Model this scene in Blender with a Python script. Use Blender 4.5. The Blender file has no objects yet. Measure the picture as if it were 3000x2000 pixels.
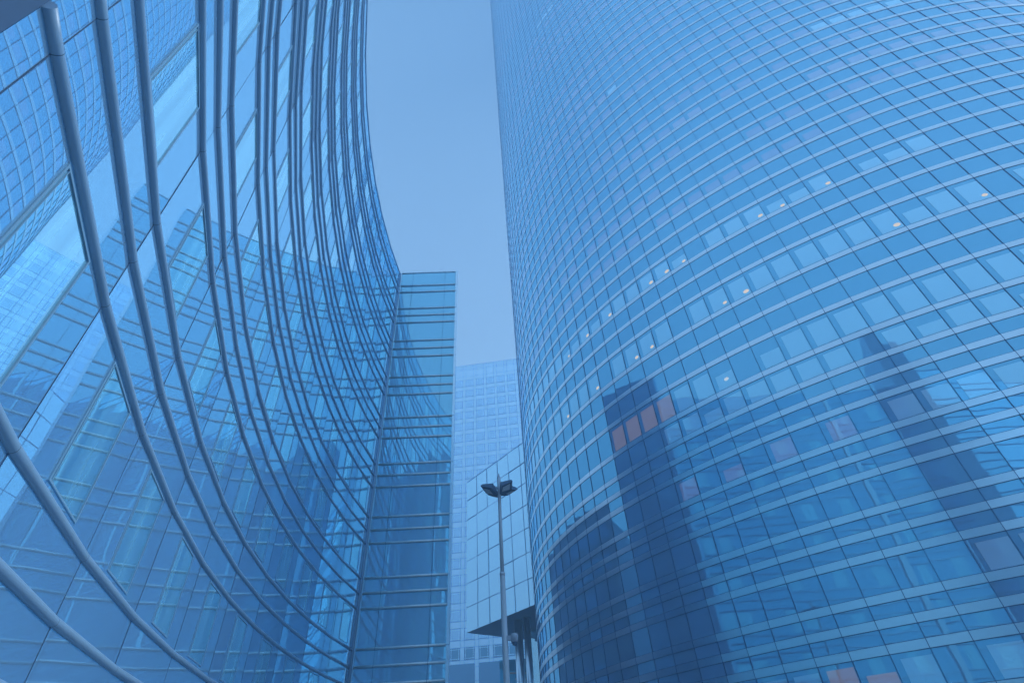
import bpy, math, random
from mathutils import Vector, Matrix
random.seed(7)
R = math.radians
scene = bpy.context.scene
col = scene.collection

# ------------------------------------------------------------------ camera
S = 3.8                      # metres per survey unit
H0 = 1.6                     # camera height
PITCH, ROLL = 0.7120211623767442, 0.06860965055445284
cam_d = bpy.data.cameras.new('camera'); cam = bpy.data.objects.new('camera', cam_d); col.objects.link(cam)
cam_d.sensor_width = 36.0; cam_d.lens = 1551.918 / 3000 * 36.0
cam_d.clip_start = 0.05; cam_d.clip_end = 5000
_r = Vector((1, 0, 0)); _u = Vector((0, -math.sin(PITCH), math.cos(PITCH))); _f = Vector((0, math.cos(PITCH), math.sin(PITCH)))
c_, s_ = math.cos(ROLL), math.sin(ROLL)
_x = _r * c_ - _u * s_; _y = _r * s_ + _u * c_; _z = -_f
M = Matrix((( _x.x, _y.x, _z.x, 0), (_x.y, _y.y, _z.y, 0), (_x.z, _y.z, _z.z, H0), (0, 0, 0, 1)))
cam.matrix_world = M
scene.camera = cam

# ------------------------------------------------------------------ sky, sun, exposure
SUN_AZ, SUN_EL = 86.0, 42.0
world = bpy.data.worlds.new('World'); scene.world = world; world.use_nodes = True
nt = world.node_tree; nt.nodes.clear()
out = nt.nodes.new('ShaderNodeOutputWorld'); bg = nt.nodes.new('ShaderNodeBackground')
sky = nt.nodes.new('ShaderNodeTexSky'); sky.sky_type = 'NISHITA'; sky.sun_disc = False
sky.sun_elevation = R(SUN_EL); sky.sun_rotation = R(SUN_AZ)
sky.air_density = 1.0; sky.dust_density = 1.0; sky.ozone_density = 1.0
tint = nt.nodes.new('ShaderNodeMix'); tint.data_type = 'RGBA'; tint.blend_type = 'MULTIPLY'; tint.inputs[0].default_value = 1.0
wtc = nt.nodes.new('ShaderNodeTexCoord'); wsx = nt.nodes.new('ShaderNodeSeparateXYZ'); ramp = nt.nodes.new('ShaderNodeValToRGB')
# gradient mixed over the Nishita sky: horizon brightened to lift lower tones, deeper blue overhead (values / 3)
ramp.color_ramp.elements[0].position = 0.0; ramp.color_ramp.elements[0].color = (.66, .78, .94, 1)
ramp.color_ramp.elements[1].position = 1.0; ramp.color_ramp.elements[1].color = (.125, .350, .715, 1)
e_ = ramp.color_ramp.elements.new(.62); e_.color = (.225, .430, .750, 1)
e_ = ramp.color_ramp.elements.new(.93); e_.color = (.150, .370, .71, 1)
mul = nt.nodes.new('ShaderNodeMix'); mul.data_type = 'RGBA'; mul.blend_type = 'MULTIPLY'; mul.inputs[0].default_value = 1.0
mul.inputs[7].default_value = (3.0, 3.0, 3.0, 1)
nt.links.new(wtc.outputs['Generated'], wsx.inputs[0]); nt.links.new(wsx.outputs[2], ramp.inputs[0]); nt.links.new(ramp.outputs[0], mul.inputs[6])
tint.blend_type = 'MIX'; tint.inputs[0].default_value = .82
nt.links.new(sky.outputs[0], tint.inputs[6]); nt.links.new(mul.outputs[2], tint.inputs[7]); nt.links.new(tint.outputs[2], bg.inputs[0])
bg.inputs[1].default_value = 0.15
nt.links.new(bg.outputs[0], out.inputs[0])
sun_d = bpy.data.lights.new('sun', 'SUN'); sun = bpy.data.objects.new('sun', sun_d); col.objects.link(sun)
sun_d.energy = 2.6; sun_d.angle = R(12); sun_d.color = (1.0, 0.96, 0.91)
_sd = Vector((math.sin(R(SUN_AZ)) * math.cos(R(SUN_EL)), math.cos(R(SUN_AZ)) * math.cos(R(SUN_EL)), math.sin(R(SUN_EL))))
sun.rotation_euler = (-_sd).to_track_quat('-Z', 'Y').to_euler()
sun.location = (60, -40, 60)
vs = scene.view_settings; vs.view_transform = 'Standard'; vs.look = 'None'; vs.gamma = 1; vs.exposure = 1.46
try: vs.use_curve_mapping = False
except Exception: pass
cy = scene.cycles
cy.max_bounces = 10; cy.glossy_bounces = 8; cy.diffuse_bounces = 3; cy.transmission_bounces = 4
cy.caustics_reflective = False; cy.caustics_refractive = False
cy.use_denoising = True; cy.volume_bounces = 2

# ------------------------------------------------------------------ materials
def glass_mat(name, gloss, diff, wave=0.0012, wscale=0.9, rough=0.004, fres=0.35, streak=0.0, aniso=(1, 1, 1), diff2=None, lit=None):
    m = bpy.data.materials.new(name); m.use_nodes = True; n = m.node_tree; n.nodes.clear(); L = n.links
    o = n.nodes.new('ShaderNodeOutputMaterial'); add = n.nodes.new('ShaderNodeAddShader')
    g = n.nodes.new('ShaderNodeBsdfGlossy'); d = n.nodes.new('ShaderNodeBsdfDiffuse')
    g.inputs['Roughness'].default_value = rough
    lw = n.nodes.new('ShaderNodeLayerWeight'); lw.inputs[0].default_value = 0.28
    mx = n.nodes.new('ShaderNodeMix'); mx.data_type = 'RGBA'
    mx.inputs[6].default_value = (*gloss, 1)
    mx.inputs[7].default_value = (*[min(1, x + fres) for x in gloss], 1)
    L.new(lw.outputs['Fresnel'], mx.inputs[0]); L.new(mx.outputs[2], g.inputs['Color'])
    tc = n.nodes.new('ShaderNodeTexCoord')
    if wave > 0:
        mp = n.nodes.new('ShaderNodeMapping'); mp.inputs['Scale'].default_value = aniso
        nz = n.nodes.new('ShaderNodeTexNoise'); nz.inputs['Scale'].default_value = wscale; nz.inputs['Detail'].default_value = 1.0
        bp = n.nodes.new('ShaderNodeBump'); bp.inputs['Strength'].default_value = 1.0; bp.inputs['Distance'].default_value = wave * 2
        L.new(tc.outputs['Object'], mp.inputs[0]); L.new(mp.outputs[0], nz.inputs['Vector']); L.new(nz.outputs['Fac'], bp.inputs['Height'])
        L.new(bp.outputs[0], g.inputs['Normal'])
    d.inputs[0].default_value = (*diff, 1)
    if streak > 0:
        mp2 = n.nodes.new('ShaderNodeMapping'); mp2.inputs['Scale'].default_value = (3.0, 3.0, 0.12)
        nz2 = n.nodes.new('ShaderNodeTexNoise'); nz2.inputs['Scale'].default_value = 1.0; nz2.inputs['Detail'].default_value = 3
        mx2 = n.nodes.new('ShaderNodeMix'); mx2.data_type = 'RGBA'
        rp = n.nodes.new('ShaderNodeMapRange'); rp.inputs[1].default_value = 0.35; rp.inputs[2].default_value = 0.65
        mx2.inputs[6].default_value = (*[x * (1 - streak) for x in diff], 1); mx2.inputs[7].default_value = (*(diff2 or diff), 1)
        L.new(tc.outputs['Object'], mp2.inputs[0]); L.new(mp2.outputs[0], nz2.inputs['Vector']); L.new(nz2.outputs['Fac'], rp.inputs[0])
        L.new(rp.outputs[0], mx2.inputs[0]); L.new(mx2.outputs[2], d.inputs[0])
    L.new(g.outputs[0], add.inputs[0]); L.new(d.outputs[0], add.inputs[1])
    if lit:                                  # a lamp-lit room behind the pane
        em = n.nodes.new('ShaderNodeEmission'); em.inputs[0].default_value = (*lit, 1); em.inputs[1].default_value = 1.0
        ad2 = n.nodes.new('ShaderNodeAddShader'); L.new(add.outputs[0], ad2.inputs[0]); L.new(em.outputs[0], ad2.inputs[1]); L.new(ad2.outputs[0], o.inputs[0])
    else: L.new(add.outputs[0], o.inputs[0])
    return m

def paint_mat(name, colr, rough=0.4, metal=0.0, var=0.08, vscale=2.0, spec=0.5):
    m = bpy.data.materials.new(name); m.use_nodes = True; n = m.node_tree; L = n.links
    b = n.nodes['Principled BSDF']
    b.inputs['Roughness'].default_value = rough; b.inputs['Metallic'].default_value = metal
    try: b.inputs['Specular IOR Level'].default_value = spec
    except Exception: pass
    tc = n.nodes.new('ShaderNodeTexCoord'); nz = n.nodes.new('ShaderNodeTexNoise'); nz.inputs['Scale'].default_value = vscale; nz.inputs['Detail'].default_value = 5
    mx = n.nodes.new('ShaderNodeMix'); mx.data_type = 'RGBA'
    mx.inputs[6].default_value = (*[x * (1 - var) for x in colr], 1); mx.inputs[7].default_value = (*[min(1, x * (1 + var)) for x in colr], 1)
    L.new(tc.outputs['Object'], nz.inputs['Vector']); L.new(nz.outputs['Fac'], mx.inputs[0]); L.new(mx.outputs[2], b.inputs['Base Color'])
    return m

def emit_mat(name, colr, strength):
    m = bpy.data.materials.new(name); m.use_nodes = True; n = m.node_tree; n.nodes.clear()
    o = n.nodes.new('ShaderNodeOutputMaterial'); e = n.nodes.new('ShaderNodeEmission')
    e.inputs[0].default_value = (*colr, 1); e.inputs[1].default_value = strength
    n.links.new(e.outputs[0], o.inputs[0]); return m

MAT = {}
MAT['curtain'] = glass_mat('mirror_glass_blue', (.10, .39, .53), (.13, .245, .345), wave=0.0022, wscale=0.55)
MAT['wingglass'] = glass_mat('mirror_glass_end_wall', (.20, .48, .57), (.24, .38, .50), wave=0.0030, wscale=0.5)
MAT['vision'] = glass_mat('clear_window_glass', (.28, .56, .64), (.10, .22, .30), wave=0.0012, wscale=0.6, streak=.35, diff2=(.16, .36, .42))
MAT['towerglass'] = glass_mat('tower_mirror_glass', (.12, .41, .54), (.20, .34, .46), wave=0.0016, wscale=0.7, fres=.42)
MAT['blind'] = glass_mat('pale_blind_behind_glass', (.14, .44, .54), (.58, .68, .76), wave=0.0012, wscale=0.7)
MAT['dimroom'] = glass_mat('dim_room_behind_glass', (.13, .43, .57), (.34, .32, .42), wave=0.0012, wscale=0.7, lit=(.012, .006, .006))
MAT['pinkblind'] = glass_mat('warm_room_behind_glass', (.12, .40, .52), (.50, .43, .52), wave=0.0012, wscale=0.7, lit=(.010, .005, .005))
MAT['warm'] = glass_mat('warm_glow_behind_glass', (.10, .30, .40), (.55, .45, .42), wave=0.001, lit=(.030, .015, .008))  # warm light of lit rooms painted into the pane colour, plus weak emission
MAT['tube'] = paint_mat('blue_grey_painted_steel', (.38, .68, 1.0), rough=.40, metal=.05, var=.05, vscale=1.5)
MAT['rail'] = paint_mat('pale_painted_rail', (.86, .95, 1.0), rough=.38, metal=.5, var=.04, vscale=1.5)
MAT['postblue'] = paint_mat('shaded_blue_post', (.10, .22, .40), rough=.6)  # shade on the end post is put into its colour
MAT['gap'] = paint_mat('dark_joint', (.08, .19, .36), rough=.6)
MAT['frame'] = paint_mat('pale_window_frame', (.32, .66, 1.0), rough=.35, metal=.0)
MAT['steel'] = paint_mat('brushed_steel_band', (.80, .92, .99), rough=.28, metal=1.0, var=.03)
MAT['edge'] = paint_mat('band_edge_gasket', (.06, .16, .34), rough=.6)
MAT['white'] = glass_mat('pale_glazed_cladding', (.42, .60, .66), (.55, .72, .86), wave=0, rough=.3, fres=.2)
MAT['joint'] = paint_mat('cladding_joint', (.22, .48, .80), rough=.6)
MAT['latwin'] = glass_mat('pale_office_window', (.34, .56, .64), (.36, .56, .78), wave=0.001)
MAT['darkwin'] = glass_mat('dark_lobby_window', (.10, .28, .36), (.08, .19, .32), wave=0.001)
MAT['blockglass'] = glass_mat('pale_mirror_glass', (.30, .58, .70), (.10, .18, .26), wave=0.003, wscale=.35)
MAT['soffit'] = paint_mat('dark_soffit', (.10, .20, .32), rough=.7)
MAT['lampdark'] = paint_mat('dark_lamp_metal', (.11, .21, .36), rough=.5)
MAT['lampwhite'] = paint_mat('white_reflector', (.75, .8, .85), rough=.3)
MAT['pole'] = paint_mat('pale_lamp_post_paint', (.78, .86, .95), rough=.4, var=.04)
MAT['camwhite'] = paint_mat('white_plastic', (.6, .68, .8), rough=.35)
MAT['teal'] = glass_mat('teal_glass', (.20, .46, .50), (.05, .24, .32), wave=0.001)
MAT['orange'] = paint_mat('orange_pipe_paint', (.75, .42, .25), rough=.4)
MAT['dark'] = glass_mat('dark_office_glass', (.05, .16, .24), (.12, .27, .42), wave=0.001)
MAT['darkwall'] = paint_mat('blue_grey_stone', (.36, .47, .64), rough=.7)
MAT['shadewall'] = glass_mat('dark_stair_glass', (.04, .12, .18), (.05, .12, .22), wave=0.001)
MAT['paving'] = paint_mat('paving_stone', (.22, .28, .34), rough=.8, var=.2, vscale=1.2)
MAT['spot'] = emit_mat('ceiling_lamp_glow', (1.0, .90, .84), 0.27)
MAT['spotblue'] = emit_mat('ceiling_disc_glow', (.66, .82, 1.0), 0.29)

# ------------------------------------------------------------------ mesh helpers
class MB:
    def __init__(s): s.v = []; s.f = []; s.m = []; s.sm = []
    def quad(s, a, b, c, d, mi=0, smooth=False):
        i = len(s.v); s.v += [tuple(a), tuple(b), tuple(c), tuple(d)]; s.f.append((i, i + 1, i + 2, i + 3)); s.m.append(mi); s.sm.append(smooth)
    def poly(s, pts, mi=0):
        i = len(s.v); s.v += [tuple(p) for p in pts]; s.f.append(tuple(range(i, i + len(pts)))); s.m.append(mi); s.sm.append(False)
    def hexa(s, p, mi=0):        # p: 4 bottom pts then 4 top pts
        i = len(s.v); s.v += [tuple(q) for q in p]
        for q in ((0, 3, 2, 1), (4, 5, 6, 7), (0, 1, 5, 4), (1, 2, 6, 5), (2, 3, 7, 6), (3, 0, 4, 7)):
            s.f.append(tuple(i + k for k in q)); s.m.append(mi); s.sm.append(False)
    def box(s, c, ax, ay, az, mi=0):  # centre and three half vectors
        c = Vector(c); p = []
        for dz in (-1, 1):
            for dx, dy in ((-1, -1), (1, -1), (1, 1), (-1, 1)): p.append(c + ax * dx + ay * dy + az * dz)
        s.hexa(p, mi)
    def tube(s, pts, r, n=14, mi=0, caps=True, smooth=True):
        pts = [Vector(p) for p in pts]; rings = []
        for k, p in enumerate(pts):
            if k == 0: t = (pts[1] - p).normalized(); sc = 1.0; bis = None
            elif k == len(pts) - 1: t = (p - pts[k - 1]).normalized(); bis = None
            else:
                t1 = (p - pts[k - 1]).normalized(); t2 = (pts[k + 1] - p).normalized(); t = (t1 + t2).normalized()
            up = Vector((0, 0, 1)) if abs(t.z) < .95 else Vector((1, 0, 0))
            a = t.cross(up).normalized(); b = a.cross(t).normalized()
            i = len(s.v)
            rr = r[k] if isinstance(r, (list, tuple)) else r
            for j in range(n):
                w = 2 * math.pi * j / n; s.v.append(tuple(p + a * rr * math.cos(w) + b * rr * math.sin(w)))
            rings.append(i)
        for k in range(len(rings) - 1):
            for j in range(n):
                s.f.append((rings[k] + j, rings[k] + (j + 1) % n, rings[k + 1] + (j + 1) % n, rings[k + 1] + j)); s.m.append(mi); s.sm.append(smooth)
        if caps:
            s.f.append(tuple(rings[0] + j for j in range(n))[::-1]); s.m.append(mi); s.sm.append(False)
            s.f.append(tuple(rings[-1] + j for j in range(n))); s.m.append(mi); s.sm.append(False)
    def build(s, name, mats, parent=None, label=None, kind=None):
        me = bpy.data.meshes.new(name); me.from_pydata(s.v, [], s.f)
        mats = mats if isinstance(mats, (list, tuple)) else [mats]
        for m in mats: me.materials.append(MAT[m])
        me.polygons.foreach_set('material_index', s.m); me.polygons.foreach_set('use_smooth', s.sm); me.update()
        o = bpy.data.objects.new(name, me); col.objects.link(o)
        if parent:
            o.parent = parent
            if parent.type == 'EMPTY': o.matrix_parent_inverse = Matrix.Translation(-Vector(parent.location))
        if label: o['label'] = label
        if kind: o['kind'] = kind
        return o
def thing(name, label, cat, loc, group=None):
    o = bpy.data.objects.new(name, None); col.objects.link(o); o.location = loc
    o['label'] = label; o['category'] = cat; o.empty_display_size = .3
    if group: o['group'] = group
    return o
def W3(x, y, z=0.0): return Vector((x * S, y * S, z * S + H0))   # survey units -> metres

# ------------------------------------------------------------------ ground
g = MB(); g.quad((-500, -500, 0), (500, -500, 0), (500, 500, 0), (-500, 500, 0)); o = g.build('plaza_ground', 'paving'); o['kind'] = 'structure'

# ------------------------------------------------------------------ curved mirror-glass building
AX, AY, RAD = 12.622562752160846, 7.495651606179803, 15.337485096078458
PH0, DPH = math.pi - 6.3651889498221434, 0.05603922887591808
def cpt(c, off=0.0):
    a = PH0 + c * DPH; r = RAD + off
    return AX + r * math.cos(a), AY + r * math.sin(a)
Z26, SS, ZT = 1.3390034307482994, 0.22512307818901256, 10.019944710046833
def zr(k):
    if k == 0: return ZT
    g_, j = divmod(26 - k, 3); return Z26 + g_ + j * SS
NR = 30                                     # rails 1..30
CEND = 10.12
GO = 0.0                                  # glass stands behind the tubes
TR = 0.0185                                  # tube radius
cb = thing('curved_glass_building', 'concave mirror-glass office building ringed by horizontal blue-grey tubes, flat end wall', 'building', W3(-3.2, 5, 0) - Vector((0, 0, H0)))
cs = [float(c) for c in range(0, 11)] + [CEND]
ZB = -H0 / S
def jit(a): return random.gauss(0, a) / S
def pane(mb, p0, p1, z0, z1, nrm, tilt, mi=0):
    """one flat pane between plan points p0,p1 (units), slightly out of true"""
    j0, j1, k0 = jit(tilt), jit(tilt), jit(tilt)
    q = []
    for (p, z, j) in ((p0, z0, j0), (p1, z0, j1), (p1, z1, j1 + k0), (p0, z1, j0 + k0)):
        q.append(W3(p[0] + nrm[0] * j, p[1] + nrm[1] * j, z))
    mb.quad(*q, mi=mi)
def lerp(a, b, t): return (a[0] + (b[0] - a[0]) * t, a[1] + (b[1] - a[1]) * t)
gl = MB(); wins = []
rows = [(zr(k), zr(k + 1), k) for k in range(0, NR)] + [(zr(NR), ZB, NR)]
W0, W1 = .265, .675
for i in range(len(cs) - 1):
    a, b = cpt(cs[i], GO), cpt(cs[i + 1], GO)
    dx, dy = b[0] - a[0], b[1] - a[1]; L = math.hypot(dx, dy); nrm = (-dy / L, dx / L)
    if nrm[0] * (AX - a[0]) + nrm[1] * (AY - a[1]) < 0: nrm = (-nrm[0], -nrm[1])
    for (zt, zb, k) in rows:
        tall = k % 3 == 2
        if tall and i < 10:
            pane(gl, a, lerp(a, b, W0), zb, zt, nrm, .0022)
            pane(gl, lerp(a, b, W1), b, zb, zt, nrm, .0022)
            w0, w1 = lerp(a, b, W0), lerp(a, b, W1)
            pane(gl, w0, w1, zt - .035, zt, nrm, .0005); pane(gl, w0, w1, zb, zb + .04, nrm, .0005)
            wins.append((i, k, w0, w1, zb + .04, zt - .035, nrm))
        else:
            pane(gl, a, b, zb, zt, nrm, .003)
gl.build('curtain_wall', 'curtain', cb)
# framed windows (each its own part, with its pane)
fw = .0075; fd = .0045
wins.sort(key=lambda w: (abs(w[1] - 20), w[0]))
for n_, (i, k, w0, w1, zb, zt, nrm) in enumerate(wins):
    m = MB(); nx, ny = nrm[0] * fd, nrm[1] * fd
    L = math.hypot(w1[0] - w0[0], w1[1] - w0[1]); t = fw / L
    def bar(p, q, z0, z1):
        P = [W3(p[0] - nx * .5, p[1] - ny * .5, z0), W3(q[0] - nx * .5, q[1] - ny * .5, z0), W3(q[0] + nx, q[1] + ny, z0), W3(p[0] + nx, p[1] + ny, z0)]
        Q = [v + Vector((0, 0, (z1 - z0) * S)) for v in P]; m.hexa(P + Q)
    bar(w0, lerp(w0, w1, t), zb, zt); bar(lerp(w0, w1, 1 - t), w1, zb, zt)
    bar(lerp(w0, w1, t), lerp(w0, w1, 1 - t), zb, zb + fw); bar(lerp(w0, w1, t), lerp(w0, w1, 1 - t), zt - fw, zt)
    # second fine inner line
    t2, t3 = 2.4 * t, 2.8 * t
    bar(lerp(w0, w1, 1 - t3), lerp(w0, w1, 1 - t2), zb + fw, zt - fw)
    wo = m.build('window', 'frame', cb)
    pm = MB(); pane(pm, lerp(w0, w1, t * .9), lerp(w0, w1, 1 - t * .9), zb + fw * .9, zt - fw * .9, nrm, .0012); pm.build('pane', 'vision', wo)
# joints at the folds
for i in range(0, 11):
    p = cpt(cs[i], GO - .0012); m = MB(); a = PH0 + cs[i] * DPH
    rad = Vector((math.cos(a), math.sin(a), 0)); tan = Vector((-rad.y, rad.x, 0))
    m.box(W3(p[0], p[1], (ZT + ZB) / 2), tan * .005, rad * .003, Vector((0, 0, (ZT - ZB) / 2 * S)))
    m.build('mullion', 'gap', cb)
# tubes
for k in range(0, NR + 1):
    z = zr(k); m = MB(); r = TR * S if k else .013 * S
    pts = [W3(*cpt(c), z) for c in cs]
    m.tube(pts, r, n=18)
    if k:
        for i in range(1, 11):
            p = W3(*cpt(cs[i]), z); d = (W3(*cpt(cs[i] + .5), z) - W3(*cpt(cs[i] - .5), z)).normalized()
            m.tube([p - d * .004, p + d * .004], r * 1.008, n=18, caps=False, mi=1)
    m.build('sunshade_tube' if k else 'roof_edge_tube', ['tube', 'gap'], cb)
# corner post, end wall
ALP, WD = 0.044618963511181, 1.3907
P0 = cpt(0); wd = (math.cos(ALP), math.sin(ALP)); wn = (wd[1], -wd[0])   # normal towards the viewer
def wpt(u, off=0.0): return P0[0] + wd[0] * u + wn[0] * off, P0[1] + wd[1] * u + wn[1] * off
m = MB()
p = wpt(.012, -.01); m.tube([W3(*p, ZB), W3(*p, ZT)], .030 * S, n=16)
m.build('corner_post', 'tube', cb)
m = MB(); p = wpt(.050, -.01)
m.box(W3(*p, (ZT + ZB) / 2), Vector((wd[0], wd[1], 0)) * .009 * S, Vector((wn[0], wn[1], 0)) * .03 * S, Vector((0, 0, (ZT - ZB) / 2 * S)))
m.build('corner_fin', 'steel', cb)
wg = MB(); uc = [.055, .055 + .213 * (WD - .055), .055 + .80 * (WD - .055), WD]
for (zt, zb, k) in rows:
    for a, b in zip(uc[:-1], uc[1:]): pane(wg, wpt(a, -.0), wpt(b, -.0), zb, zt, wn, .003)
wg.build('end_wall_glass', 'wingglass', cb)
for u in uc[1:3]:
    m = MB(); m.box(W3(*wpt(u, .002), (ZT + ZB) / 2), Vector((wd[0], wd[1], 0)) * .011, Vector((wn[0], wn[1], 0)) * .012, Vector((0, 0, (ZT - ZB) / 2 * S)))
    m.build('mullion', 'gap', cb)
for k in range(0, NR + 1):
    z = zr(k); m = MB(); r = .0195 * S if k else .012 * S
    m.tube([W3(*wpt(.06, .010), z), W3(*wpt(WD - .01, .010), z)], r, n=16)
    for u in uc[1:3]:
        p = W3(*wpt(u, .010), z); d = Vector((wd[0], wd[1], 0)); m.tube([p - d * .008, p + d * .008], r * 1.015, n=16, caps=False, mi=1)
    m.build('end_wall_rail', ['rail', 'gap'], cb)
m = MB(); p = wpt(WD + .018, -.01)
for k in range(0, NR, 3):
    zt, zb = (zr(k) + .02 if k == 0 else zr(k) - .004), zr(k + 3) if k + 3 <= NR else ZB
    m.box(W3(*p, (zt + zb) / 2), Vector((wd[0], wd[1], 0)) * .022 * S, Vector((wn[0], wn[1], 0)) * .03 * S, Vector((0, 0, (zt - zb - .004) / 2 * S)))
m.build('end_post', 'steel', cb)
# rear body: roof slab, side return and back wall
m = MB(); TH = 3.0
arc = [cpt(c, GO + .01) for c in cs]; arc2 = [cpt(c, GO + TH) for c in cs]
top = [W3(*q, ZT - .02) for q in arc] ; top2 = [W3(*q, ZT - .02) for q in arc2]
for i in range(len(cs) - 1): m.quad(top[i], top[i + 1], top2[i + 1], top2[i])
m.build('roof', 'white', cb)
m = MB()
for i in range(len(cs) - 1): m.quad(W3(*arc2[i], ZB), W3(*arc2[i + 1], ZB), top2[i + 1], top2[i])
e0 = wpt(WD + .03, -.05); e1 = (e0[0] - .22 * TH, e0[1] + .97 * TH)
sr = MB(); sr.quad(W3(*e0, ZB), W3(*e1, ZB), W3(*e1, ZT), W3(*e0, ZT)); sr.build('return_wall', 'dark', cb)
m.quad(W3(*wpt(0, -.05), ZT - .02), W3(*wpt(WD + .03, -.05), ZT - .02), W3(*e1, ZT - .02), W3(*wpt(0, -TH), ZT - .02))
m.build('outer_wall', 'curtain', cb)
# far end: upright fin, then the curve runs on behind the viewer to a second dark end wall
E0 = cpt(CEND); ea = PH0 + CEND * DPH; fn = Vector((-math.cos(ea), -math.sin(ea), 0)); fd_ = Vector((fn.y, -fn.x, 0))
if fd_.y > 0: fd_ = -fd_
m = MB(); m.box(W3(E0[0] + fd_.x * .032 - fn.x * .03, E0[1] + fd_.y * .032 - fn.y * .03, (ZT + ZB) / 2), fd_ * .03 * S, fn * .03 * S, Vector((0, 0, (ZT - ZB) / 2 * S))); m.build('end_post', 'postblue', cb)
cs2 = [10.36, 11, 12, 13, 14]
fg = MB()
for i in range(len(cs2) - 1):
    a, b = cpt(cs2[i], GO), cpt(cs2[i + 1], GO); L = math.hypot(b[0] - a[0], b[1] - a[1]); nrm = ((b[1] - a[1]) / L, -(b[0] - a[0]) / L)
    for (zt, zb, k) in rows:
        if k % 3 == 2:
            for t0, t1 in ((0, W0), (W0, W1), (W1, 1)): pane(fg, lerp(a, b, t0), lerp(a, b, t1), zb, zt, nrm, .002, 1 if t0 == W0 else 0)
        else: pane(fg, a, b, zb, zt, nrm, .003)
fg.build('curtain_wall', ['curtain', 'vision'], cb)
for k in range(0, NR + 1):
    m = MB(); m.tube([W3(*cpt(c), zr(k)) for c in cs2], TR * S, n=10); m.build('sunshade_tube', 'tube', cb)
B0 = cpt(14.02); ba = PH0 + 14 * DPH; bi = Vector((-math.cos(ba), -math.sin(ba), 0)); bt = Vector((-bi.y, bi.x, 0))
if bt.y > 0: bt = -bt
def bpl(u, v): return B0[0] + bi.x * u + bt.x * v, B0[1] + bi.y * u + bt.y * v
m = MB(); c4 = [bpl(0, 0), bpl(1.4, 0), bpl(1.4, 1.6), bpl(0, 1.6)]
m.hexa([W3(*c, ZB) for c in c4] + [W3(*c, h_) for c, h_ in zip(c4, (10.6, 11.8, 11.2, 10.2))]); m.build('stair_block', 'shadewall', cb)
m = MB(); fl0, fld = bpl(1.4, 1.6), Vector((.55, -.83, 0)); fnn = (.83, .55)
def fpt(u, off=0.0): return fl0[0] + fld.x * u + fnn[0] * off, fl0[1] + fld.y * u + fnn[1] * off
for i in range(9):
    for (zt, zb, k) in rows: pane(m, fpt(i * .86), fpt((i + 1) * .86), zb, zt, fnn, .003)
m.build('flank_wall_glass', 'wingglass', cb)
for k in range(0, NR + 1):
    m = MB(); m.tube([W3(*fpt(.02, .01), zr(k)), W3(*fpt(7.7, .01), zr(k))], TR * S, n=10); m.build('flank_rail', 'tube', cb)

# ------------------------------------------------------------------ curved glass tower
TK = 1.15
TX, TY, TRAD = 11.2581812 * TK, 15.74603748 * TK, 11.34544545 * TK
TPH, TDP = -2.22793879, 0.03579812
zb_ = [9.993, 9.527, 9.065, 8.602, 8.087, 7.614, 7.159, 6.538, 6.075, 5.62, 4.989, 4.531, 4.234, 3.945, 3.487, 3.233, 2.983]
zb_ = [v * TK for v in zb_]
tall = {b: True for b in (0, 3, 6, 9, 10, 13)}       # row below band index b
z = zb_[-1]; n_ = 0
seq = [.458 * TK, .25 * TK, .25 * TK]
k = len(zb_) - 1
while z > .2:
    if n_ % 3 == 0: tall[k] = True
    z -= seq[n_ % 3]; n_ += 1; k += 1; zb_.append(z)
bands = [(zz, tall.get(i, False)) for i, zz in enumerate(zb_)]
up = []; z = zb_[0]; n_ = 0
ZTOP, ZNOTCH, MN = 71.0, 57.5, -20
while z < ZTOP - .5:
    z += .468 * TK; n_ += 1; up.append((z, n_ % 2 == 0))
bands = up[::-1] + bands                    # from top to bottom: (z, row below is a tall vision row)
def tpt(m_, off=0.0):
    a = TPH + m_ * TDP; r = TRAD + off - (.26 * ((-m_ - 8) / 17) ** 2 if m_ < -8 else 0)
    return TX + r * math.cos(a), TY + r * math.sin(a)
tw = thing('curved_glass_tower', 'tall convex blue mirror-glass office tower striped by pale steel bands', 'tower', W3(TX, TY, 0) - Vector((0, 0, H0)))
M0, M1 = -36, 36
BH = .046 * TK
tg = MB(); blinds = []
for ri, (z, tl) in enumerate(bands):
    zt = z - BH; zb = bands[ri + 1][0] + BH if ri + 1 < len(bands) else ZB
    run = None
    for mi in range(M0, M1):
        if mi < MN and z > ZNOTCH: continue
        a, b = tpt(mi), tpt(mi + 1); ac = TPH + (mi + .5) * TDP; nrm = (math.cos(ac), math.sin(ac))
        pane(tg, a, b, zb, zt, nrm, .0034)
        if tl and -24 < mi < 32:
            if run is None or random.random() < .16:
                run = random.choices([None, 'blind', 'pinkblind', 'dimroom'], [.22, .05, .13, .60] if z > 11.4 else [.35, .55, .05, .05])[0] or 'none'
            bi_ = ri - len(up)
            if bi_ == 9 and -9 <= mi <= -6: run_ = 'warm'
            elif bi_ == 9 and -6 < mi <= 0: run_ = 'blind'
            elif bi_ == 13 and -6 <= mi <= 1: run_ = 'pinkblind'
            elif bi_ in (3, 6) and -13 <= mi <= 9 and random.random() < .8: run_ = 'blind'
            elif bi_ in (10, 13, 16) and mi < -6: run_ = 'none'
            else: run_ = run
            if z < 1.7 and z > 1.2 and -3 <= mi <= -2: run_ = 'warm'  # orange glow low on the tower, painted as warm panes
            if run_ != 'none' and (run_ == 'warm' or random.random() < .9):
                blinds.append((z, mi, zb, zt, nrm, run_))
tg.build('facade_glass', 'towerglass', tw)
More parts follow.
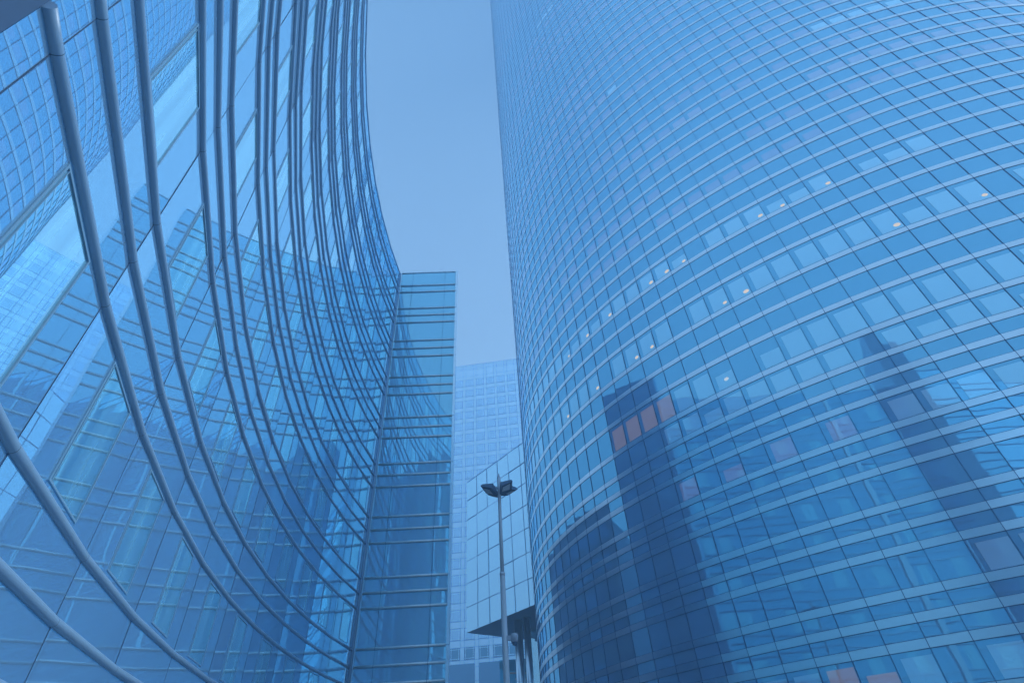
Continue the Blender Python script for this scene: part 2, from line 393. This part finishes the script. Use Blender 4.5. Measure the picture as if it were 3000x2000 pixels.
# pale blinds, ceilings and painted warm rooms seen in the vision panes
def vis(bq):
    z, mi = bq[0], bq[1]; p = tpt(mi + .5); return -(1.0 / (p[0] ** 2 + p[1] ** 2 + z * z))
blinds.sort(key=vis)
rest = MB(); lamps = MB()
for n_, (z, mi, zb, zt, nrm, kind) in enumerate(blinds):
    a, b = tpt(mi, .0045), tpt(mi + 1, .0045)
    h = zt - zb
    lo = zb + h * .03; hi = zt - h * ((.16 if random.random() < .85 else .45) if z < 11.4 else .38)
    l0, l1 = .20, .97
    if n_ < 100: m = MB()
    else: m = rest
    pane(m, lerp(a, b, l0), lerp(a, b, l1), lo, hi, nrm, .0010, {'blind': 0, 'pinkblind': 1, 'dimroom': 2, 'warm': 3}[kind])
    if n_ < 100: m.build('window_blind_or_room', ['blind', 'pinkblind', 'dimroom', 'warm'], tw)
    if random.random() < .42 and 5.0 * TK < z < 10.1 * TK and -14 < mi < 12 and kind in ('blind', 'pinkblind'):
        q = lerp(a, b, .62 if z < 7 else .8); zz = lo + (hi - lo) * (.55 if z < 7 else .2)
        rr = .044 + random.random() * .016
        cpos = W3(q[0] + nrm[0] * .0035, q[1] + nrm[1] * .0035, zz); tan = Vector((-nrm[1], nrm[0], 0))
        lamps.poly([cpos + tan * rr * S * math.cos(w * math.pi / 6) + Vector((0, 0, rr * .75 * S * math.sin(w * math.pi / 6))) for w in range(12)], 1 if z < 7 else 0)
rest.build('window_blind_or_room', ['blind', 'pinkblind', 'dimroom', 'warm'], tw, kind='stuff')
lamps.build('ceiling_lamp', ['spot', 'spotblue'], tw, kind='stuff')
# bands
nb_ = 0; restb = MB()
for ri in range(len(bands) - 1, -1, -1):
    z = bands[ri][0]; nb_ += 1
    m = MB() if nb_ <= 99 else restb
    for mi in range(M0, M1):
        if mi < MN and z > ZNOTCH: continue
        a, b = tpt(mi, .010), tpt(mi + 1, .010); a2, b2 = tpt(mi, -.004), tpt(mi + 1, -.004)
        m.quad(W3(*a, z - BH), W3(*b, z - BH), W3(*b, z + BH), W3(*a, z + BH))
        for zz, s2 in ((z - BH, -1), (z + BH, 1)):
            m.quad(W3(*a, zz), W3(*b, zz), W3(*b2, zz), W3(*a2, zz))
            c0, c1 = tpt(mi, .004), tpt(mi + 1, .004)
            m.quad(W3(*c0, zz), W3(*c1, zz), W3(*c1, zz + s2 * .008), W3(*c0, zz + s2 * .008), 1)
    if nb_ <= 99: m.build('spandrel_band', ['steel', 'edge'], tw)
if restb.f: restb.build('spandrel_band', ['steel', 'edge'], tw, kind='stuff')
for mi in range(M0, M1 + 1):
    p = tpt(mi, .006); a = TPH + mi * TDP; rad = Vector((math.cos(a), math.sin(a), 0)); tan = Vector((-rad.y, rad.x, 0))
    zt = ZNOTCH if mi < MN else ZTOP
    m = MB(); m.box(W3(*p, (zt + ZB) / 2), tan * .016, rad * .022, Vector((0, 0, (zt - ZB) / 2 * S))); m.build('mullion', 'edge', tw)
# rear closing wall, notch wall and roof
m = MB(); a, b = tpt(M0), tpt(M1); n0 = tpt(MN)
m.quad(W3(*a, ZB), W3(*b, ZB), W3(*b, ZTOP - 1), W3(*a, ZTOP - 1 if False else ZNOTCH)); m.build('outer_wall', 'towerglass', tw)
m = MB(); m.poly([W3(*tpt(mi), ZTOP - .3) for mi in range(MN, M1 + 1)]); m.poly([W3(*tpt(mi), ZNOTCH - .1) for mi in range(M0, MN + 1)] + [W3(TX, TY, ZNOTCH - .1)]); m.build('roof', 'white', tw)
m = MB(); m.quad(W3(*n0, ZNOTCH - .1), W3(TX, TY, ZNOTCH - .1), W3(TX, TY, ZTOP - .3), W3(*n0, ZTOP - .3)); m.build('notch_wall', 'towerglass', tw)

# ------------------------------------------------------------------ pale gridded tower in the distance
LD = Vector((math.cos(R(6)), -math.sin(R(6)), 0)); LN = Vector((-LD.y * -1, -LD.x, 0))
LN = Vector((LD.y, -LD.x, 0))
def lpt(t, off, z): return Vector(((0 + LD.x * t + LN.x * off) * S, (38 + LD.y * t + LN.y * off) * S, z * S + H0))
lt = thing('gridded_office_tower', 'pale far office tower clad in a grid of square windows', 'tower', lpt(-1, -5, 0) - Vector((0, 0, H0)))
T0, T1, LTOP = -9.0, 4.0, 30.65
PW, PHT = .945, 1.125
body = MB()
P = [lpt(T0, 0, ZB), lpt(T1, 0, ZB), lpt(T1, -10, ZB), lpt(T0, -10, ZB)]; Q = [v + Vector((0, 0, (LTOP - ZB) * S)) for v in P]
body.hexa(P + Q); body.build('wall', 'white', lt)
lines = []
nwin = 0; restw = MB(); nrows = int((LTOP - .9) / PHT)
allw = []
tcol = -4.57 + .27 / 2
ncol0 = int(math.floor((T0 - tcol) / PW)) + 1; ncol1 = int((T1 - tcol) / PW)
for ci in range(ncol0, ncol1):
    t0 = -4.57 + .14 + ci * PW; t1 = t0 + .67
    for r_ in range(0, nrows + 1):
        zt = 21.07 - .02 + PHT * (8 - r_) if False else 21.07 + PHT * (r_ - 18); zb = zt - .70
        if zb < .4 or zt > LTOP - .9: continue
        allw.append((t0, t1, zb, zt))
allw.sort(key=lambda w: (0 if -5.6 < w[0] < .9 else 1, abs(w[2] - 24)))
for n_, (t0, t1, zb, zt) in enumerate(allw):
    low = zt < 8.3; dark = zt < 6.9
    m = MB() if n_ < 98 or low and -5.6 < t0 < 0 else restw
    fr = .07
    mat_i = 1 if low else 0
    def q(a, b, c, d, off, mi): m.quad(lpt(a, off, c), lpt(b, off, c), lpt(b, off, d), lpt(a, off, d), mi)
    q(t0, t1, zb, zt, .006, mat_i)
    # slim frame, two mullion bars and transoms
    for (a, b, c, d) in ((t0, t0 + .012, zb, zt), (t1 - .012, t1, zb, zt), (t0, t1, zb, zb + .012), (t0, t1, zt - .012, zt)): q(a, b, c, d, .012, 2)
    for (a, b, c, d) in ((t0 + fr, t0 + fr + .03, zb + .02, zt - .02), (t1 - fr - .03, t1 - fr, zb + .02, zt - .02), (t0 + .02, t1 - .02, zt - fr - .03, zt - fr), (t0 + .02, t1 - .02, zb + fr, zb + fr + .03)): q(a, b, c, d, .016, 3)
    if m is not restw: m.build('window', ['latwin', 'darkwin', 'joint', 'white'], lt)
restw.build('window', ['latwin', 'darkwin', 'joint', 'white'], lt, kind='stuff')
jm = MB()
def jl(a, b, c, d): jm.quad(lpt(a, .009, c), lpt(b, .009, c), lpt(b, .009, d), lpt(a, .009, d))
for ci in range(ncol0 - 1, ncol1 + 1):
    for e in (-.135, .135):
        t = -4.57 + e + ci * PW
        if T0 < t < T1: jl(t - .011, t + .011, 0, LTOP)
for r_ in range(0, 40):
    for e in (0, .41):
        zz = 21.07 + e + PHT * (r_ - 18)
        if .3 < zz < LTOP - .1: jl(T0, T1, zz - .011, zz + .011)
jl(T0, T1, LTOP - .03, LTOP); jl(T0, T1, LTOP - .42, LTOP - .40)
jm.build('cladding_joints', 'joint', lt)
m = MB()
for (a, b) in ((T0, -3.75), (-3.47, T1)):
    m.quad(lpt(a, .03, 1.0), lpt(b, .03, 1.0), lpt(b, .03, 6.65), lpt(a, .03, 6.65))
m.build('tinted_base_screen', 'dark', lt)

# ------------------------------------------------------------------ pale glass block raised on columns
def azp(az, d): return (d * math.sin(R(az)), d * math.cos(R(az)))
BR, BL = azp(1.45, 20.0), azp(-6.33, 24.0)
bd = Vector((BL[0] - BR[0], BL[1] - BR[1], 0)); blen = bd.length; bd.normalize(); bn = Vector((-bd.y, bd.x, 0))
if bn.y > 0: bn = -bn
BZ0, BZ1 = 5.215, 11.75
gb = thing('raised_glass_block', 'pale mirror-glass block with a dark overhanging soffit, behind the lamp post', 'building', W3(BR[0], BR[1] + 2, 0) - Vector((0, 0, H0)))
def bpt(u, off, z): return Vector(((BR[0] + bd.x * u + bn.x * off) * S, (BR[1] + bd.y * u + bn.y * off) * S, z * S + H0))
ncols, nrw = 6, 7
gm = MB(); ue = [blen * i / ncols for i in range(ncols + 1)]; ze = [BZ1 - (BZ1 - BZ0) * i / nrw for i in range(nrw + 1)]
for i in range(ncols):
    for j in range(nrw):
        j0, j1, k0 = random.gauss(0, .004), random.gauss(0, .004), random.gauss(0, .004)
        gm.quad(bpt(ue[i], j0, ze[j + 1]), bpt(ue[i + 1], j1, ze[j + 1]), bpt(ue[i + 1], j1 + k0, ze[j]), bpt(ue[i], j0 + k0, ze[j]))
gm.build('mirror_facade', 'blockglass', gb)
for i in range(1, ncols):
    m = MB(); m.box(bpt(ue[i], .01, (BZ0 + BZ1) / 2), bd * .014, bn * .02, Vector((0, 0, (BZ1 - BZ0) / 2 * S))); m.build('mullion', 'joint', gb)
for j in range(0, nrw):
    m = MB(); m.box(bpt(blen / 2, .012, ze[j]), bd * blen / 2 * S, bn * .03, Vector((0, 0, .022))); m.build('transom', 'joint', gb)
DEP = 6.0
m = MB(); m.quad(bpt(0, 0, BZ0), bpt(blen, 0, BZ0), bpt(blen, -DEP, BZ0), bpt(0, -DEP, BZ0)); m.build('soffit', 'soffit', gb)
m = MB(); m.quad(bpt(blen, -.01, BZ0), bpt(blen, -DEP, BZ0), bpt(blen, -DEP, BZ1), bpt(blen, -.01, BZ1)); m.quad(bpt(0, -.01, BZ1), bpt(blen, -.01, BZ1), bpt(blen, -DEP, BZ1), bpt(0, -DEP, BZ1)); m.build('side_wall', 'blockglass', gb)
# columns under the soffit
for az, d, rr, mat in ((-1.3, 22.5, .16, 'steel'), (-.45, 22.2, .13, 'steel')):
    p = azp(az, d); m = MB(); m.tube([W3(*p, ZB), W3(*p, BZ0)], rr * S, n=24); m.build('column', mat, gb)
# teal glass entrance drum below
m = MB(); p = azp(2.2, 24.5); pts = []
m.tube([W3(*p, ZB), W3(*p, BZ0 - .05)], 1.05 * S, n=40, caps=False, smooth=False); m.build('entrance_drum', 'teal', gb)
m = MB(); p = (.0, 27.5); m.box(W3(p[0], p[1], 2.2), Vector((1.55 * S, 0, 0)), Vector((0, .05 * S, 0)), Vector((0, 0, 2.6 * S))); m.build('lobby_glass', 'teal', gb)
for k, zz in enumerate((3.55, 3.35, 1.7)):
    a = azp(-2.3 + k * .5, 23.2); b = azp(-.6, 23.0); m = MB(); m.tube([W3(*a, zz + .06), W3(*b, zz)], .028 * S, n=10); m.build('handrail', 'orange', gb)

# ------------------------------------------------------------------ lamp post
LK = 6.0 / 3.4
LPX, LPY = -.157 * LK, 3.40 * LK
def WL(x, y, z): return W3(LPX + (x - LPX) * LK, LPY + (y - LPY) * LK, z * LK)
SL = S * LK
lp = thing('lamp_post', 'slim pale lamp post with four dark tilted reflector panels on top', 'lamp post', W3(LPX, LPY, 0) - Vector((0, 0, H0)))
m = MB(); m.tube([W3(LPX, LPY, ZB), WL(LPX, LPY, 1.06)], [.021 * SL, .0155 * SL], n=20); m.build('pole', 'pole', lp)
m = MB(); m.tube([WL(LPX, LPY, 1.06), WL(LPX, LPY, 1.66)], [.0120 * SL, .0105 * SL], n=20); m.build('pole', 'pole', lp)
m = MB(); m.tube([WL(LPX, LPY, 1.045), WL(LPX, LPY, 1.062)], .0165 * SL, n=20); m.build('collar', 'pole', lp)
m = MB(); m.tube([WL(LPX, LPY, 1.56), WL(LPX, LPY, 1.70)], .0125 * SL, n=20); m.tube([WL(LPX, LPY, 1.70), WL(LPX, LPY, 1.725)], [.007 * SL, .004 * SL], n=12); m.build('cap', 'pole', lp)
for q_ in range(4):
    a = R((202, 128, -44, 18)[q_]); er = Vector((math.cos(a), math.sin(a), 0)); et = Vector((-er.y, er.x, 0)); c0 = WL(LPX, LPY, 1.585)
    def hp(r, t, zz): return c0 + er * r * 1.2 * SL + et * t * 1.2 * SL + Vector((0, 0, zz * SL))
    m = MB()
    o_ = [hp(.004, 0, -.022), hp(.064, -.040, .006), hp(.112, 0, .036), hp(.060, .040, .006)]
    up_ = [hp(.006, 0, .000), hp(.052, -.040, .040), hp(.100, 0, .050), hp(.050, .040, .040)]
    m.hexa(o_ + up_); hd = m.build('lamp_head', 'lampdark', lp)
    m = MB(); i_ = [v + Vector((0, 0, -.004)) for v in (hp(.034, -.010, -.010), hp(.062, -.030, .0015), hp(.096, -.004, .0235), hp(.064, .020, .002))]
    m.quad(*i_); m.build('lens', 'lampwhite', hd)
    m = MB(); m.tube([hp(.0, 0, .03), hp(.058, 0, .056)], .005 * SL, n=8); m.build('arm', 'pole', hd)
sc_ = thing('security_camera', 'white dome security camera on a bracket on the lamp post', 'security camera', WL(LPX + .045, LPY, .66))
def kp(x, z): return WL(LPX + x, LPY - .005, z)
m = MB(); m.box(kp(.028, .700), Vector((.016 * SL, 0, 0)), Vector((0, .010 * SL, 0)), Vector((0, 0, .012 * SL))); m.build('bracket', 'camwhite', sc_)
m = MB(); m.tube([kp(.055, .722), kp(.055, .716), kp(.055, .678)], [.016 * SL, .021 * SL, .021 * SL], n=24); m.build('housing', 'camwhite', sc_)
m = MB(); m.tube([kp(.055, .678), kp(.055, .668), kp(.055, .660)], [.017 * SL, .014 * SL, .006 * SL], n=20); m.build('dome', 'lampdark', sc_)

# ------------------------------------------------------------------ buildings behind the viewer, seen in the mirrors
def slab(name, label, x0, x1, y0, y1, h, mats, fl=1.0, bay=.9):
    t = thing(name, label, 'building', W3((x0 + x1) / 2, (y0 + y1) / 2, 0) - Vector((0, 0, H0)))
    m = MB(); m.box(W3((x0 + x1) / 2, (y0 + y1) / 2, (h + ZB) / 2), Vector(((x1 - x0) / 2 * S, 0, 0)), Vector((0, (y1 - y0) / 2 * S, 0)), Vector((0, 0, (h - ZB) / 2 * S))); m.build('wall', mats[0], t)
    m = MB(); zz = .4
    while zz < h - .8:
        for (ax, a0, a1, fix) in (('x', x0, x1, y1 + .01), ('y', y0, y1, x0 - .01), ('y', y0, y1, x1 + .01)):
            a = a0 + .15
            while a + bay < a1:
                p, q = ((a, fix), (a + bay * .75, fix)) if ax == 'x' else ((fix, a), (fix, a + bay * .75))
                m.quad(W3(*p, zz), W3(*q, zz), W3(*q, zz + fl * .6), W3(*p, zz + fl * .6)); a += bay
        zz += fl
    m.build('windows', mats[1], t, kind='stuff')
    return t
slab('dark_office_block', 'dark low office block behind the viewer, seen only in the mirror glass', -3, 12, -26, -18, 7.0, ('darkwall', 'dark'))
slab('stone_office_block', 'blue-grey stone block beyond the end wall, seen only in the tower glass', -15, -4.2, 13.5, 21, 7.6, ('darkwall', 'dark'))

# ------------------------------------------------------------------ thin blue air, added as a veil to lift the darks
hm = bpy.data.materials.new('blue_air'); hm.use_nodes = True; n = hm.node_tree; n.nodes.clear()
o_ = n.nodes.new('ShaderNodeOutputMaterial'); v_ = n.nodes.new('ShaderNodeVolumePrincipled')
v_.inputs['Color'].default_value = (.58, .82, 1.0, 1); v_.inputs['Density'].default_value = 0.0044; v_.inputs['Anisotropy'].default_value = 0.0
n.links.new(v_.outputs[0], o_.inputs['Volume']); MAT['haze'] = hm
m = MB(); m.box(Vector((0, 0, 139)), Vector((505, 0, 0)), Vector((0, 505, 0)), Vector((0, 0, 140.5)))
hz = m.build('haze', 'haze'); hz['kind'] = 'stuff'; hz['label'] = 'thin blue air added over the whole plaza as a veil to lift the darks'; hz['category'] = 'haze'
